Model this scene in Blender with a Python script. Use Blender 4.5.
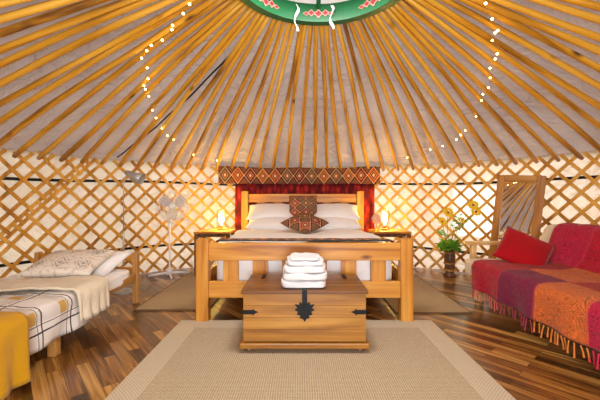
import bpy, bmesh, math, random
from mathutils import Vector, Matrix, Euler, noise
PI = math.pi
for o in list(bpy.data.objects): bpy.data.objects.remove(o)
S = bpy.context.scene
COL = S.collection
random.seed(7)
# ------------------------------------------------------------------ camera
CH = 0.947
cd = bpy.data.cameras.new('camera'); cam = bpy.data.objects.new('camera', cd); COL.objects.link(cam)
cam.location = (0, 0, CH); cam.rotation_euler = (PI/2, 0, 0)
cd.sensor_width = 36; cd.lens = 36*339/600; cd.shift_y = -2/600; cd.clip_start = 0.02
S.camera = cam
# ------------------------------------------------------------------ world, sun, daylight
W = bpy.data.worlds.new('sky'); S.world = W; W.use_nodes = True
wn = W.node_tree.nodes; wl = W.node_tree.links; wn.clear()
wo = wn.new('ShaderNodeOutputWorld'); wb = wn.new('ShaderNodeBackground')
wb.inputs['Color'].default_value = (0.93, 0.96, 1.0, 1); wb.inputs['Strength'].default_value = 1.9
wl.new(wb.outputs[0], wo.inputs[0])
CX, CY, R = 0.10, 1.90, 3.08            # yurt centre and lattice radius
def light(name, kind, loc, energy, color=(1, 1, 1), size=1, size_y=None, rot=(0, 0, 0)):
    d = bpy.data.lights.new(name, kind); d.energy = energy; d.color = color
    if kind == 'AREA':
        d.size = size
        if size_y: d.shape = 'RECTANGLE'; d.size_y = size_y
    elif kind == 'SUN': d.angle = size
    else: d.shadow_soft_size = size
    o = bpy.data.objects.new(name, d); o.location = loc; o.rotation_euler = rot; COL.objects.link(o); return o
light('sun', 'SUN', (4, 3, 8), 3.0, (1.0, 0.95, 0.86), math.radians(3), rot=(math.radians(-30), math.radians(32), 0))
light('door_daylight', 'AREA', (CX, CY-R+0.06, 0.75), 95, (0.93, 0.965, 1.0), 0.85, 1.3, rot=(math.radians(108), 0, 0))
light('crown_daylight', 'AREA', (CX, CY-0.05, 2.33), 26, (1.0, 0.98, 0.95), 0.5, 0.5)
vs = S.view_settings; vs.view_transform = 'Standard'; vs.look = 'None'; vs.gamma = 1; vs.use_curve_mapping = False
vs.exposure = 0.17

# ------------------------------------------------------------------ helpers
def srgb(r, g, b):
    f = lambda c: c/12.92 if c <= 0.04045 else ((c+0.055)/1.055)**2.4
    return (f(r/255), f(g/255), f(b/255), 1)
def new_mat(name):
    m = bpy.data.materials.new(name); m.use_nodes = True
    nt = m.node_tree; b = nt.nodes['Principled BSDF']; return m, nt, b
def N(nt, kind, **kw):
    n = nt.nodes.new(kind)
    for k, v in kw.items():
        if k in n.inputs: n.inputs[k].default_value = v
        else: setattr(n, k, v)
    return n
def math_n(nt, op, a, b=None, c=None):
    n = nt.nodes.new('ShaderNodeMath'); n.operation = op
    for i, v in enumerate((a, b, c)):
        if v is None: continue
        if isinstance(v, (int, float)): n.inputs[i].default_value = v
        else: nt.links.new(v, n.inputs[i])
    return n.outputs[0]
def ramp(nt, fac, stops, interp='LINEAR'):
    r = nt.nodes.new('ShaderNodeValToRGB'); r.color_ramp.interpolation = interp
    el = r.color_ramp.elements
    while len(el) > 1: el.remove(el[-1])
    el[0].position, el[0].color = stops[0]
    for p, c in stops[1:]:
        e = el.new(p); e.color = c
    nt.links.new(fac, r.inputs[0]); return r.outputs[0]
def mix(nt, fac, a, b, mode='MIX'):
    n = nt.nodes.new('ShaderNodeMix'); n.data_type = 'RGBA'; n.blend_type = mode
    for i, v in ((0, fac), (6, a), (7, b)):
        if isinstance(v, (int, float, tuple)): n.inputs[i].default_value = v
        else: nt.links.new(v, n.inputs[i])
    return n.outputs[2]
def bump(nt, b, h, strength=0.3, dist=0.01):
    n = nt.nodes.new('ShaderNodeBump'); n.inputs['Strength'].default_value = strength; n.inputs['Distance'].default_value = dist
    nt.links.new(h, n.inputs['Height']); nt.links.new(n.outputs[0], b.inputs['Normal'])
def plain(name, col, rough=0.6, metal=0.0, bumps=None, var=0.0, spec=0.5):
    m, nt, b = new_mat(name); b.inputs['Base Color'].default_value = col
    b.inputs['Roughness'].default_value = rough; b.inputs['Metallic'].default_value = metal
    b.inputs['Specular IOR Level'].default_value = spec
    tc = N(nt, 'ShaderNodeTexCoord')
    if var:
        nz = N(nt, 'ShaderNodeTexNoise', Scale=6.0, Detail=3.0); nt.links.new(tc.outputs['Object'], nz.inputs['Vector'])
        c = tuple(x*(1-var) for x in col[:3])+(1,)
        nt.links.new(ramp(nt, nz.outputs[0], [(0.3, c), (0.7, col)]), b.inputs['Base Color'])
    if bumps:
        nz = N(nt, 'ShaderNodeTexNoise', Scale=bumps[0], Detail=4.0); nt.links.new(tc.outputs['Object'], nz.inputs['Vector'])
        bump(nt, b, nz.outputs[0], bumps[1], bumps[2])
    return m
def wood(name, dark, mid, light_, axis='X', rough=0.42, grain=1.0, knots=True, knot_col=None):
    m, nt, b = new_mat(name)
    tc = N(nt, 'ShaderNodeTexCoord'); mp = N(nt, 'ShaderNodeMapping')
    oi = N(nt, 'ShaderNodeObjectInfo')
    off = nt.nodes.new('ShaderNodeVectorMath'); off.operation = 'ADD'
    sc = {'X': (1.2, 16, 16), 'Y': (16, 1.2, 16), 'Z': (16, 16, 1.2)}[axis]
    mp.inputs['Scale'].default_value = tuple(s*grain for s in sc)
    comb = N(nt, 'ShaderNodeCombineXYZ')
    for i, k in enumerate((7.3, 3.1, 5.7)):
        nt.links.new(math_n(nt, 'MULTIPLY', oi.outputs['Random'], k), comb.inputs[i])
    nt.links.new(tc.outputs['Object'], off.inputs[0]); nt.links.new(comb.outputs[0], off.inputs[1])
    nt.links.new(off.outputs[0], mp.inputs[0])
    n1 = N(nt, 'ShaderNodeTexNoise', Scale=1.0, Detail=5.0, Distortion=0.6); nt.links.new(mp.outputs[0], n1.inputs['Vector'])
    col = ramp(nt, n1.outputs[0], [(0.28, dark), (0.48, mid), (0.72, light_)])
    if knots:
        mk = N(nt, 'ShaderNodeMapping'); mk.inputs['Scale'].default_value = tuple((2.2 if s < 10 else 5.5) for s in sc)
        nt.links.new(off.outputs[0], mk.inputs[0])
        vo = N(nt, 'ShaderNodeTexVoronoi', Scale=1.0); nt.links.new(mk.outputs[0], vo.inputs['Vector'])
        kf = ramp(nt, vo.outputs['Distance'], [(0.03, (1, 1, 1, 1)), (0.13, (0, 0, 0, 1))])
        col = mix(nt, kf, col, knot_col or tuple(x*0.35 for x in dark[:3])+(1,))
    nt.links.new(col, b.inputs['Base Color']); b.inputs['Roughness'].default_value = rough
    bump(nt, b, n1.outputs[0], 0.12, 0.004)
    return m
def fabric(name, col, weave=260, var=0.12, rough=0.9, wr=(7, 0.35, 0.02)):
    m, nt, b = new_mat(name); tc = N(nt, 'ShaderNodeTexCoord')
    nz = N(nt, 'ShaderNodeTexNoise', Scale=5.0, Detail=3.0); nt.links.new(tc.outputs['Object'], nz.inputs['Vector'])
    c = tuple(x*(1-var) for x in col[:3])+(1,)
    nt.links.new(ramp(nt, nz.outputs[0], [(0.3, c), (0.7, col)]), b.inputs['Base Color'])
    b.inputs['Roughness'].default_value = rough; b.inputs['Sheen Weight'].default_value = 0.15
    b.inputs['Specular IOR Level'].default_value = 0.2
    n2 = N(nt, 'ShaderNodeTexNoise', Scale=float(wr[0]), Detail=4.0, Distortion=1.2); nt.links.new(tc.outputs['Object'], n2.inputs['Vector'])
    bump(nt, b, n2.outputs[0], wr[1], wr[2])
    return m

def link(o, parent=None, loc=(0, 0, 0), rot=None):
    COL.objects.link(o)
    if parent: o.parent = parent
    o.location = loc
    if rot: o.rotation_euler = rot
    return o
def build(name, bm, mat, parent=None, loc=(0, 0, 0), rot=None, smooth=False, label=None, doubles=False):
    if doubles: bmesh.ops.remove_doubles(bm, verts=bm.verts, dist=1e-5)
    bmesh.ops.recalc_face_normals(bm, faces=bm.faces)
    me = bpy.data.meshes.new(name); bm.to_mesh(me); bm.free()
    if mat: me.materials.append(mat)
    if smooth:
        for p in me.polygons: p.use_smooth = True
    o = bpy.data.objects.new(name, me); link(o, parent, loc, rot)
    if label: o['label'] = label
    return o
def thing(name, label, cat, loc=(0, 0, 0), rot=None, group=None):
    o = bpy.data.objects.new(name, None); o.empty_display_size = 0.05
    link(o, None, loc, rot); return tag(o, label, cat, group)
def tag(o, label, cat, group=None, kind=None):
    o['label'] = label; o['category'] = cat
    if group: o['group'] = group
    if kind: o['kind'] = kind
    return o
def struct(o):
    o['kind'] = 'structure'; return o
def box(bm, c, s, bev=0.0, rot=None, seg=2):
    r = bmesh.ops.create_cube(bm, size=1.0)
    vs_ = r['verts']
    for v in vs_: v.co = Vector((v.co.x*s[0], v.co.y*s[1], v.co.z*s[2]))
    if bev:
        es = list({e for v in vs_ for e in v.link_edges})
        rb = bmesh.ops.bevel(bm, geom=es, offset=bev, segments=seg, affect='EDGES', profile=0.5)
        vs_ = list({v for f in rb['faces'] for v in f.verts} | {v for v in vs_ if v.is_valid})
    M = Matrix.Translation(Vector(c)) @ (rot.to_matrix().to_4x4() if rot else Matrix())
    bmesh.ops.transform(bm, matrix=M, verts=vs_)
    return bm
def B(c, s, bev=0.0, rot=None):
    return box(bmesh.new(), c, s, bev, rot)
def tube(bm, pts, rad, seg=8, caps=True):
    pts = [Vector(p) for p in pts]; n = len(pts)
    if not hasattr(rad, '__len__'): rad = [rad]*n
    rings = []; prev = None
    for i, p in enumerate(pts):
        t = (pts[min(i+1, n-1)]-pts[max(i-1, 0)]).normalized()
        if prev is None:
            a = Vector((0, 0, 1)) if abs(t.z) < 0.9 else Vector((1, 0, 0)); u = t.cross(a).normalized()
        else: u = (prev-t*prev.dot(t)).normalized()
        prev = u; w = t.cross(u)
        rings.append([bm.verts.new(p+(u*math.cos(2*PI*k/seg)+w*math.sin(2*PI*k/seg))*rad[i]) for k in range(seg)])
    for a, b in zip(rings, rings[1:]):
        for k in range(seg): bm.faces.new((a[k], a[(k+1) % seg], b[(k+1) % seg], b[k]))
    if caps: bm.faces.new(rings[0]); bm.faces.new(rings[-1])
    return bm
def T(pts, rad, seg=8): return tube(bmesh.new(), pts, rad, seg)
def lathe(bm, prof, seg=24, c=(0, 0, 0)):
    rings = []
    for r, z in prof:
        if r < 1e-5: rings.append([bm.verts.new((c[0], c[1], c[2]+z))])
        else: rings.append([bm.verts.new((c[0]+r*math.cos(2*PI*k/seg), c[1]+r*math.sin(2*PI*k/seg), c[2]+z)) for k in range(seg)])
    for a, b in zip(rings, rings[1:]):
        for k in range(seg):
            if len(a) == 1 and len(b) == 1: continue
            if len(a) == 1: bm.faces.new((a[0], b[k], b[(k+1) % seg]))
            elif len(b) == 1: bm.faces.new((a[k], a[(k+1) % seg], b[0]))
            else: bm.faces.new((a[k], a[(k+1) % seg], b[(k+1) % seg], b[k]))
    return bm
def L(prof, seg=24): return lathe(bmesh.new(), prof, seg)
def grid(fn, nu, nv, uvs=1.0):
    """surface from fn(u,v), u and v in 0..1, with a UV map"""
    bm = bmesh.new(); V = [[bm.verts.new(fn(i/nu, j/nv)) for j in range(nv+1)] for i in range(nu+1)]
    uv = bm.loops.layers.uv.new('UVMap')
    for i in range(nu):
        for j in range(nv):
            f = bm.faces.new((V[i][j], V[i+1][j], V[i+1][j+1], V[i][j+1]))
            for l, (a, b) in zip(f.loops, ((i, j), (i+1, j), (i+1, j+1), (i, j+1))): l[uv].uv = (a/nu*uvs, b/nv*uvs)
    return bm
def solid(o, t, off=0):
    m = o.modifiers.new('s', 'SOLIDIFY'); m.thickness = t; m.offset = off; return o
def fbm(p, s=1.0, d=3):
    return noise.fractal(Vector(p)*s, 1.0, 2.0, d)
def cushion(w, h, t, n=18, pinch=0.07, wr=0.006, seed=0.0, pw=0.45):
    bm = bmesh.new(); uvl = bm.loops.layers.uv.new('UVMap'); sheets = []
    border = {}
    for s in (1, -1):
        V = []
        for i in range(n+1):
            row = []
            for j in range(n+1):
                u, v = 2*i/n-1, 2*j/n-1
                e = i in (0, n) or j in (0, n)
                if e and (i, j) in border: row.append(border[(i, j)]); continue
                x = w/2*u*(1-pinch*(1-v*v)); y = h/2*v*(1-pinch*(1-u*u))
                k = (max(0, 1-u**2)*max(0, 1-v**2))**pw
                z = s*t/2*k*(1+0.0) + (0 if e else s*wr*fbm((x*9+seed, y*9, s*3.3), 1.0))
                vert = bm.verts.new((x, y, z)); row.append(vert)
                if e: border[(i, j)] = vert
            V.append(row)
        for i in range(n):
            for j in range(n):
                q = [(i, j), (i+1, j), (i+1, j+1), (i, j+1)]
                if s < 0: q.reverse()
                f = bm.faces.new([V[a][b] for a, b in q])
                for l, (a, b) in zip(f.loops, q): l[uvl].uv = (a/n, b/n)
    return bm
def puff(sx, sy, sz, n=24, p=6.0, wr=0.008, seed=0.0, ns=4.0):
    """soft rounded slab, base centre at the origin"""
    bm = bmesh.new(); bmesh.ops.create_cube(bm, size=2.0)
    bmesh.ops.subdivide_edges(bm, edges=bm.edges[:], cuts=n, use_grid_fill=True)
    for v in bm.verts:
        c = v.co; m = (abs(c.x)**p+abs(c.y)**p+abs(c.z)**p)**(1/p); q = c/m if m else c
        w = Vector((q.x*sx/2, q.y*sy/2, (q.z+1)*sz/2))
        d = wr*fbm((w.x+seed, w.y, w.z*2), ns)
        if q.z > -0.6: w.z += d*1.3
        w += Vector((q.x, q.y, 0))*d
        v.co = w
    return bm
def orient(ax, ay):
    x = Vector(ax).normalized(); y = Vector(ay); y = (y-x*y.dot(x)).normalized(); z = x.cross(y)
    return Matrix((x, y, z)).transposed().to_euler()

# ------------------------------------------------------------------ materials
PINE = dict(dark=srgb(160, 92, 22), mid=srgb(204, 136, 44), light_=srgb(222, 164, 74))
M = {}
for a in 'XYZ': M['pine'+a] = wood('pine_'+a, axis=a, knot_col=srgb(110, 56, 18), **PINE)
M['chestX'] = wood('chest_pine', srgb(118, 70, 16), srgb(168, 114, 40), srgb(198, 146, 66), 'X', 0.38, knot_col=srgb(90, 50, 18))
M['lid'] = wood('lid_pine', srgb(70, 38, 14), srgb(108, 64, 28), srgb(138, 88, 44), 'X', 0.3)
M['daybedY'] = wood('daybed_wood_y', srgb(150, 98, 44), srgb(184, 132, 70), srgb(205, 158, 96), 'Y')
M['daybedZ'] = wood('daybed_wood_z', srgb(150, 98, 44), srgb(184, 132, 70), srgb(205, 158, 96), 'Z')
M['palepine'] = wood('pale_pine', srgb(206, 158, 88), srgb(226, 184, 120), srgb(238, 204, 150), 'X', 0.35, knots=False)
M['pole'] = wood('pole_wood', srgb(96, 50, 6), srgb(210, 148, 28), srgb(244, 192, 70), 'Z', 0.45, 0.8, knot_col=srgb(84, 42, 12))
M['lattice'] = wood('lattice_wood', srgb(158, 102, 26), srgb(212, 154, 56), srgb(236, 188, 96), 'Z', 0.5, 0.5, knots=False)
M['frameZ'] = wood('mirror_wood', srgb(140, 88, 34), srgb(178, 122, 56), srgb(200, 148, 80), 'Z', 0.35)
M['darkwood'] = wood('dark_wood', srgb(66, 40, 20), srgb(98, 62, 32), srgb(128, 84, 46), 'Z', 0.4, knots=False)
M['iron'] = plain('black_iron', srgb(22, 22, 24), 0.5, 0.6, (60, 0.3, 0.002))
M['white_plastic'] = plain('white_plastic', srgb(232, 230, 228), 0.35)
M['fan_blade'] = plain('fan_blade', srgb(214, 206, 204), 0.3)
M['steel'] = plain('steel', srgb(190, 190, 192), 0.25, 0.9)
M['grey_metal'] = plain('grey_lamp_metal', srgb(168, 166, 162), 0.35, 0.3)
M['black'] = plain('black_webbing', srgb(24, 22, 22), 0.8)
M['linen'] = fabric('white_linen', srgb(250, 250, 252), wr=(5, 0.35, 0.02), var=0.03)
M['towel'] = fabric('white_towel', srgb(226, 226, 228), wr=(90, 0.5, 0.006), var=0.02)
M['cream'] = fabric('cream_fleece', srgb(232, 218, 192), wr=(26, 0.5, 0.012), var=0.06)
M['futon'] = fabric('futon_cream', srgb(228, 216, 198), wr=(14, 0.3, 0.01), var=0.05)
M['mustard'] = fabric('mustard_wool', srgb(206, 152, 8), wr=(40, 0.4, 0.008), var=0.12)
M['redcushion'] = fabric('red_cushion', srgb(172, 8, 20), wr=(8, 0.3, 0.01), var=0.15)
M['green'] = plain('crown_green', srgb(4, 98, 50), 0.35, var=0.15)
M['crown_white'] = plain('crown_white', srgb(232, 228, 222), 0.6)
M['crown_red'] = plain('crown_red', srgb(150, 20, 28), 0.5)
M['crown_pink'] = plain('crown_pink', srgb(206, 140, 124), 0.5)
M['leaf'] = plain('leaf_green', srgb(130, 190, 50), 0.5, var=0.35)
M['stem'] = plain('stem_green', srgb(120, 150, 70), 0.5)
M['petal'] = plain('yellow_petal', srgb(246, 206, 30), 0.6)
M['eye'] = plain('flower_centre', srgb(130, 90, 20), 0.8)
M['wire'] = plain('clear_wire', srgb(170, 150, 110), 0.5)

def canvas(name, col, trans, wrinkle=1.0):
    m, nt, b = new_mat(name); nt.nodes.remove(b); out = nt.nodes['Material Output']
    tc = N(nt, 'ShaderNodeTexCoord')
    mp = N(nt, 'ShaderNodeMapping'); mp.inputs['Scale'].default_value = (1, 1, 1); nt.links.new(tc.outputs['Object'], mp.inputs[0])
    n1 = N(nt, 'ShaderNodeTexNoise', Scale=3.4, Detail=6.0, Distortion=2.2); nt.links.new(mp.outputs[0], n1.inputs['Vector'])
    n2 = N(nt, 'ShaderNodeTexNoise', Scale=1.5, Detail=2.0); nt.links.new(mp.outputs[0], n2.inputs['Vector'])
    c2 = (col[0]*0.86, col[1]*0.82, col[2]*0.80, 1)
    cc = ramp(nt, n2.outputs[0], [(0.35, c2), (0.65, col)])
    bp = N(nt, 'ShaderNodeBump', Strength=0.9*wrinkle, Distance=0.07); nt.links.new(n1.outputs[0], bp.inputs['Height'])
    d = N(nt, 'ShaderNodeBsdfDiffuse'); t = N(nt, 'ShaderNodeBsdfTranslucent'); mx = N(nt, 'ShaderNodeMixShader')
    for s in (d, t): nt.links.new(cc, s.inputs[0]); nt.links.new(bp.outputs[0], s.inputs['Normal'])
    mx.inputs[0].default_value = trans
    nt.links.new(d.outputs[0], mx.inputs[1]); nt.links.new(t.outputs[0], mx.inputs[2]); nt.links.new(mx.outputs[0], out.inputs[0])
    return m
M['roofcloth'] = canvas('roof_canvas', srgb(196, 182, 176), 0.12)
M['wallcloth'] = canvas('wall_canvas', srgb(240, 220, 206), 0.44)
M['vinyl'] = canvas('window_vinyl', (0.97, 0.97, 0.97, 1), 0.80, 0.2)
M['crowncloth'] = canvas('crown_cover', srgb(204, 196, 200), 0.25)

def floor_mat():
    m, nt, b = new_mat('walnut_strip_floor'); tc = N(nt, 'ShaderNodeTexCoord')
    mp = N(nt, 'ShaderNodeMapping'); mp.inputs['Rotation'].default_value = (0, 0, -math.radians(131))
    nt.links.new(tc.outputs['Object'], mp.inputs[0])
    def brick(seed, w, h, off):
        br = N(nt, 'ShaderNodeTexBrick', Scale=1.0); br.offset = off; br.offset_frequency = 2
        br.inputs['Color1'].default_value = (0, 0, 0, 1); br.inputs['Color2'].default_value = (1, 1, 1, 1); br.inputs['Mortar'].default_value = (0.5, 0.5, 0.5, 1)
        br.inputs['Mortar Size'].default_value = 0.0012; br.inputs['Brick Width'].default_value = w; br.inputs['Row Height'].default_value = h
        br.inputs['Mortar Smooth'].default_value = 0.1; br.inputs['Bias'].default_value = 0
        nt.links.new(mp.outputs[0], br.inputs['Vector']); return br
    b1 = brick(0, 0.56, 0.068, 0.37)
    m2 = N(nt, 'ShaderNodeMapping'); m2.inputs['Scale'].default_value = (1.4, 26, 1); nt.links.new(mp.outputs[0], m2.inputs[0])
    ad = nt.nodes.new('ShaderNodeVectorMath'); ad.operation = 'ADD'; nt.links.new(m2.outputs[0], ad.inputs[0])
    sep = nt.nodes.new('ShaderNodeVectorMath'); sep.operation = 'SCALE'; sep.inputs['Scale'].default_value = 9.0
    nt.links.new(b1.outputs['Color'], sep.inputs[0]); nt.links.new(sep.outputs[0], ad.inputs[1])
    nz = N(nt, 'ShaderNodeTexNoise', Scale=1.3, Detail=6.0, Distortion=1.1); nt.links.new(ad.outputs[0], nz.inputs['Vector'])
    f = math_n(nt, 'ADD', math_n(nt, 'MULTIPLY', b1.outputs['Color'], 0.40), math_n(nt, 'MULTIPLY', nz.outputs[0], 0.75))
    col = ramp(nt, f, [(0.26, srgb(34, 17, 5)), (0.40, srgb(72, 41, 14)), (0.54, srgb(112, 70, 27)), (0.68, srgb(156, 106, 46)), (0.82, srgb(200, 152, 80))])
    col = mix(nt, b1.outputs['Fac'], col, srgb(50, 30, 16))
    nt.links.new(col, b.inputs['Base Color']); b.inputs['Roughness'].default_value = 0.28
    b.inputs['Coat Weight'].default_value = 0.25; b.inputs['Coat Roughness'].default_value = 0.2
    bump(nt, b, math_n(nt, 'SUBTRACT', 1.0, b1.outputs['Fac']), 0.25, 0.002)
    return m
M['floor'] = floor_mat()
def rug_mat(name, c1, c2, sc=70.0, ang=45):
    m, nt, b = new_mat(name); tc = N(nt, 'ShaderNodeTexCoord'); mp = N(nt, 'ShaderNodeMapping')
    mp.inputs['Rotation'].default_value = (0, 0, math.radians(ang)); nt.links.new(tc.outputs['Object'], mp.inputs[0])
    ch = N(nt, 'ShaderNodeTexChecker', Scale=sc); nt.links.new(mp.outputs[0], ch.inputs['Vector'])
    nz = N(nt, 'ShaderNodeTexNoise', Scale=140.0, Detail=2.0); nt.links.new(tc.outputs['Object'], nz.inputs['Vector'])
    f = math_n(nt, 'ADD', math_n(nt, 'MULTIPLY', ch.outputs['Fac'], 0.45), math_n(nt, 'MULTIPLY', nz.outputs[0], 0.6))
    nt.links.new(ramp(nt, f, [(0.25, c1), (0.8, c2)]), b.inputs['Base Color']); b.inputs['Roughness'].default_value = 0.95
    b.inputs['Specular IOR Level'].default_value = 0.1
    bump(nt, b, f, 0.5, 0.003); return m
M['rug'] = rug_mat('sisal_field', srgb(158, 138, 110), srgb(206, 190, 162), 120)
M['rugborder'] = rug_mat('sisal_border', srgb(184, 168, 142), srgb(210, 196, 172), 110, 0)
M['rug2'] = rug_mat('jute_field', srgb(152, 130, 100), srgb(196, 174, 142), 90)

def kilim(name, su, sv, outer, palette, coord='UV'):
    """rows of nested diamonds"""
    m, nt, b = new_mat(name); tc = N(nt, 'ShaderNodeTexCoord'); sp = N(nt, 'ShaderNodeSeparateXYZ')
    nt.links.new(tc.outputs[coord], sp.inputs[0])
    u = math_n(nt, 'MULTIPLY', sp.outputs[0], su); v = math_n(nt, 'MULTIPLY', sp.outputs[1], sv)
    fu = math_n(nt, 'ABSOLUTE', math_n(nt, 'SUBTRACT', math_n(nt, 'FRACT', u), 0.5))
    fv = math_n(nt, 'ABSOLUTE', math_n(nt, 'SUBTRACT', math_n(nt, 'FRACT', v), 0.5))
    # stepped outline like a weave
    st = lambda x, k: math_n(nt, 'DIVIDE', math_n(nt, 'FLOOR', math_n(nt, 'MULTIPLY', x, k)), k)
    d = math_n(nt, 'ADD', st(fu, 20.0), st(fv, 20.0))
    cell = math_n(nt, 'ADD', math_n(nt, 'FLOOR', u), math_n(nt, 'MULTIPLY', math_n(nt, 'FLOOR', v), 3.7))
    wn_ = N(nt, 'ShaderNodeTexWhiteNoise', noise_dimensions='1D'); nt.links.new(cell, wn_.inputs['W'])
    n_ = len(palette)
    field = ramp(nt, wn_.outputs['Value'], [(i/n_, c) for i, c in enumerate(palette)], 'CONSTANT')
    K = (0, 0, 0, 1); Wt = (1, 1, 1, 1)
    ring = ramp(nt, d, [(0.0, srgb(226, 196, 160)), (0.07, srgb(120, 26, 26)), (0.16, srgb(214, 170, 120)), (0.21, srgb(40, 34, 46)), (0.27, K),
                        (0.44, srgb(222, 190, 150)), (0.49, srgb(54, 36, 36)), (0.56, outer)], 'CONSTANT')
    isf = ramp(nt, d, [(0.0, K), (0.27, Wt), (0.44, K)], 'CONSTANT')
    col = mix(nt, isf, ring, field)
    nz = N(nt, 'ShaderNodeTexNoise', Scale=90.0); nt.links.new(tc.outputs['Object'], nz.inputs['Vector'])
    col = mix(nt, 0.35, col, ramp(nt, nz.outputs[0], [(0.3, srgb(90, 60, 50)), (0.7, srgb(220, 180, 150))]), 'OVERLAY')
    nt.links.new(col, b.inputs['Base Color']); b.inputs['Roughness'].default_value = 0.95
    b.inputs['Specular IOR Level'].default_value = 0.1
    bump(nt, b, nz.outputs[0], 0.3, 0.003); return m
KP = [srgb(190, 92, 44), srgb(150, 50, 40), srgb(112, 104, 84), srgb(196, 128, 56), srgb(126, 52, 62)]
M['kilim'] = kilim('kilim_band', 13.0, 1.0, srgb(132, 86, 68), KP)
M['kilimcushion'] = kilim('kilim_cushion', 2.5, 2.5, srgb(136, 104, 82), [srgb(150, 56, 60), srgb(122, 108, 62), srgb(186, 100, 72), srgb(96, 84, 70)])
M['runner'] = kilim('bed_runner', 16.0, 2.0, srgb(60, 74, 82), KP)

def curtain_mat():
    m, nt, b = new_mat('red_patterned_curtain'); tc = N(nt, 'ShaderNodeTexCoord')
    mp = N(nt, 'ShaderNodeMapping'); mp.inputs['Scale'].default_value = (1, 1, 0.5); nt.links.new(tc.outputs['Object'], mp.inputs[0])
    vo = N(nt, 'ShaderNodeTexVoronoi', Scale=14.0); nt.links.new(mp.outputs[0], vo.inputs['Vector'])
    nt.links.new(ramp(nt, vo.outputs['Distance'], [(0.15, srgb(196, 52, 30)), (0.4, srgb(158, 18, 20)), (0.7, srgb(100, 8, 16))]), b.inputs['Base Color'])
    b.inputs['Roughness'].default_value = 0.8; return m
M['curtain'] = curtain_mat()

def throw_mat():
    """patchwork of crimson, plum and orange squares with a tone-on-tone woven leaf figure"""
    m, nt, b = new_mat('patchwork_throw'); tc = N(nt, 'ShaderNodeTexCoord'); sp = N(nt, 'ShaderNodeSeparateXYZ')
    nt.links.new(tc.outputs['UV'], sp.inputs[0])
    a, l = sp.outputs[0], sp.outputs[1]            # across (metres), along (metres from the far hem)
    C = dict(c=srgb(164, 20, 44), p=srgb(116, 26, 62), o=srgb(188, 102, 42), m=srgb(168, 26, 62), r=srgb(150, 36, 22))
    ln = math_n(nt, 'DIVIDE', l, 2.6)
    def row(cols): return ramp(nt, ln, [(i*0.40/2.6, C[k]) for i, k in enumerate(cols)], 'CONSTANT')
    r1, r2, r3 = row('cpompco'), row('rorpomp'), row('mcpomcp')
    g = lambda t: math_n(nt, 'GREATER_THAN', a, t)
    col = mix(nt, g(0.44), r1, r2); col = mix(nt, g(0.80), col, r3)
    nz = N(nt, 'ShaderNodeTexNoise', Scale=8.0, Detail=1.5, Distortion=2.5); nt.links.new(tc.outputs['UV'], nz.inputs['Vector'])
    w = math_n(nt, 'FRACT', math_n(nt, 'MULTIPLY', nz.outputs[0], 12.0))
    fig = ramp(nt, w, [(0.0, (0.10, 0.06, 0.09, 1)), (0.4, (0.45, 0.42, 0.44, 1)), (0.7, (0.86, 0.60, 0.68, 1))])
    col = mix(nt, 0.6, col, fig, 'OVERLAY')
    # dark selvedge lines between patches
    e1 = math_n(nt, 'ABSOLUTE', math_n(nt, 'SUBTRACT', math_n(nt, 'FRACT', math_n(nt, 'ADD', math_n(nt, 'DIVIDE', l, 0.40), 0.5)), 0.5))
    lines = math_n(nt, 'LESS_THAN', e1, 0.03)
    col = mix(nt, math_n(nt, 'MULTIPLY', lines, 0.35), col, srgb(190, 60, 70))
    nt.links.new(col, b.inputs['Base Color']); b.inputs['Roughness'].default_value = 0.85; b.inputs['Sheen Weight'].default_value = 0.1
    b.inputs['Specular IOR Level'].default_value = 0.2
    bump(nt, b, w, 0.15, 0.003); return m
M['throw'] = throw_mat()
def fringe_mat():
    m, nt, b = new_mat('throw_fringe'); tc = N(nt, 'ShaderNodeTexCoord'); sp = N(nt, 'ShaderNodeSeparateXYZ')
    nt.links.new(tc.outputs['Object'], sp.inputs[0]); ln = math_n(nt, 'DIVIDE', math_n(nt, 'MULTIPLY', sp.outputs[1], -1.0), 2.6)
    cs = [srgb(196, 96, 84), srgb(150, 44, 66), srgb(206, 120, 44), srgb(200, 30, 70), srgb(140, 40, 60), srgb(180, 30, 50)]
    nt.links.new(ramp(nt, ln, [(i*0.40/2.6, k) for i, k in enumerate(cs)], 'CONSTANT'), b.inputs['Base Color']); b.inputs['Roughness'].default_value = 0.9
    return m
M['fringe'] = fringe_mat()

def check_mat():
    m, nt, b = new_mat('windowpane_check_duvet'); tc = N(nt, 'ShaderNodeTexCoord'); sp = N(nt, 'ShaderNodeSeparateXYZ')
    nt.links.new(tc.outputs['UV'], sp.inputs[0]); U, V = sp.outputs[0], sp.outputs[1]
    def line(x, per, w, off=0.0):
        f = math_n(nt, 'FRACT', math_n(nt, 'ADD', math_n(nt, 'DIVIDE', x, per), off))
        return math_n(nt, 'LESS_THAN', math_n(nt, 'ABSOLUTE', math_n(nt, 'SUBTRACT', f, 0.5)), w)
    base = srgb(236, 230, 224)
    col = base
    yu, yv = line(U, 0.30, 0.12, 0.30), line(V, 0.24, 0.12, 0.30)
    both = math_n(nt, 'MULTIPLY', yu, yv)
    col = mix(nt, math_n(nt, 'MULTIPLY', yu, 0.30), col, srgb(176, 168, 160)); col = mix(nt, math_n(nt, 'MULTIPLY', yv, 0.30), col, srgb(176, 168, 160))
    col = mix(nt, both, col, srgb(206, 164, 84))
    for a, per, w, off in ((U, 0.30, 0.016, 0.0), (V, 0.24, 0.020, 0.0), (U, 0.30, 0.008, 0.14), (V, 0.24, 0.010, 0.14)):
        col = mix(nt, line(a, per, w, off), col, srgb(44, 44, 52))
    nt.links.new(col, b.inputs['Base Color']); b.inputs['Roughness'].default_value = 0.9
    nz = N(nt, 'ShaderNodeTexNoise', Scale=7.0, Detail=3.0); nt.links.new(tc.outputs['Object'], nz.inputs['Vector'])
    bump(nt, b, nz.outputs[0], 0.4, 0.02); return m
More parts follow.
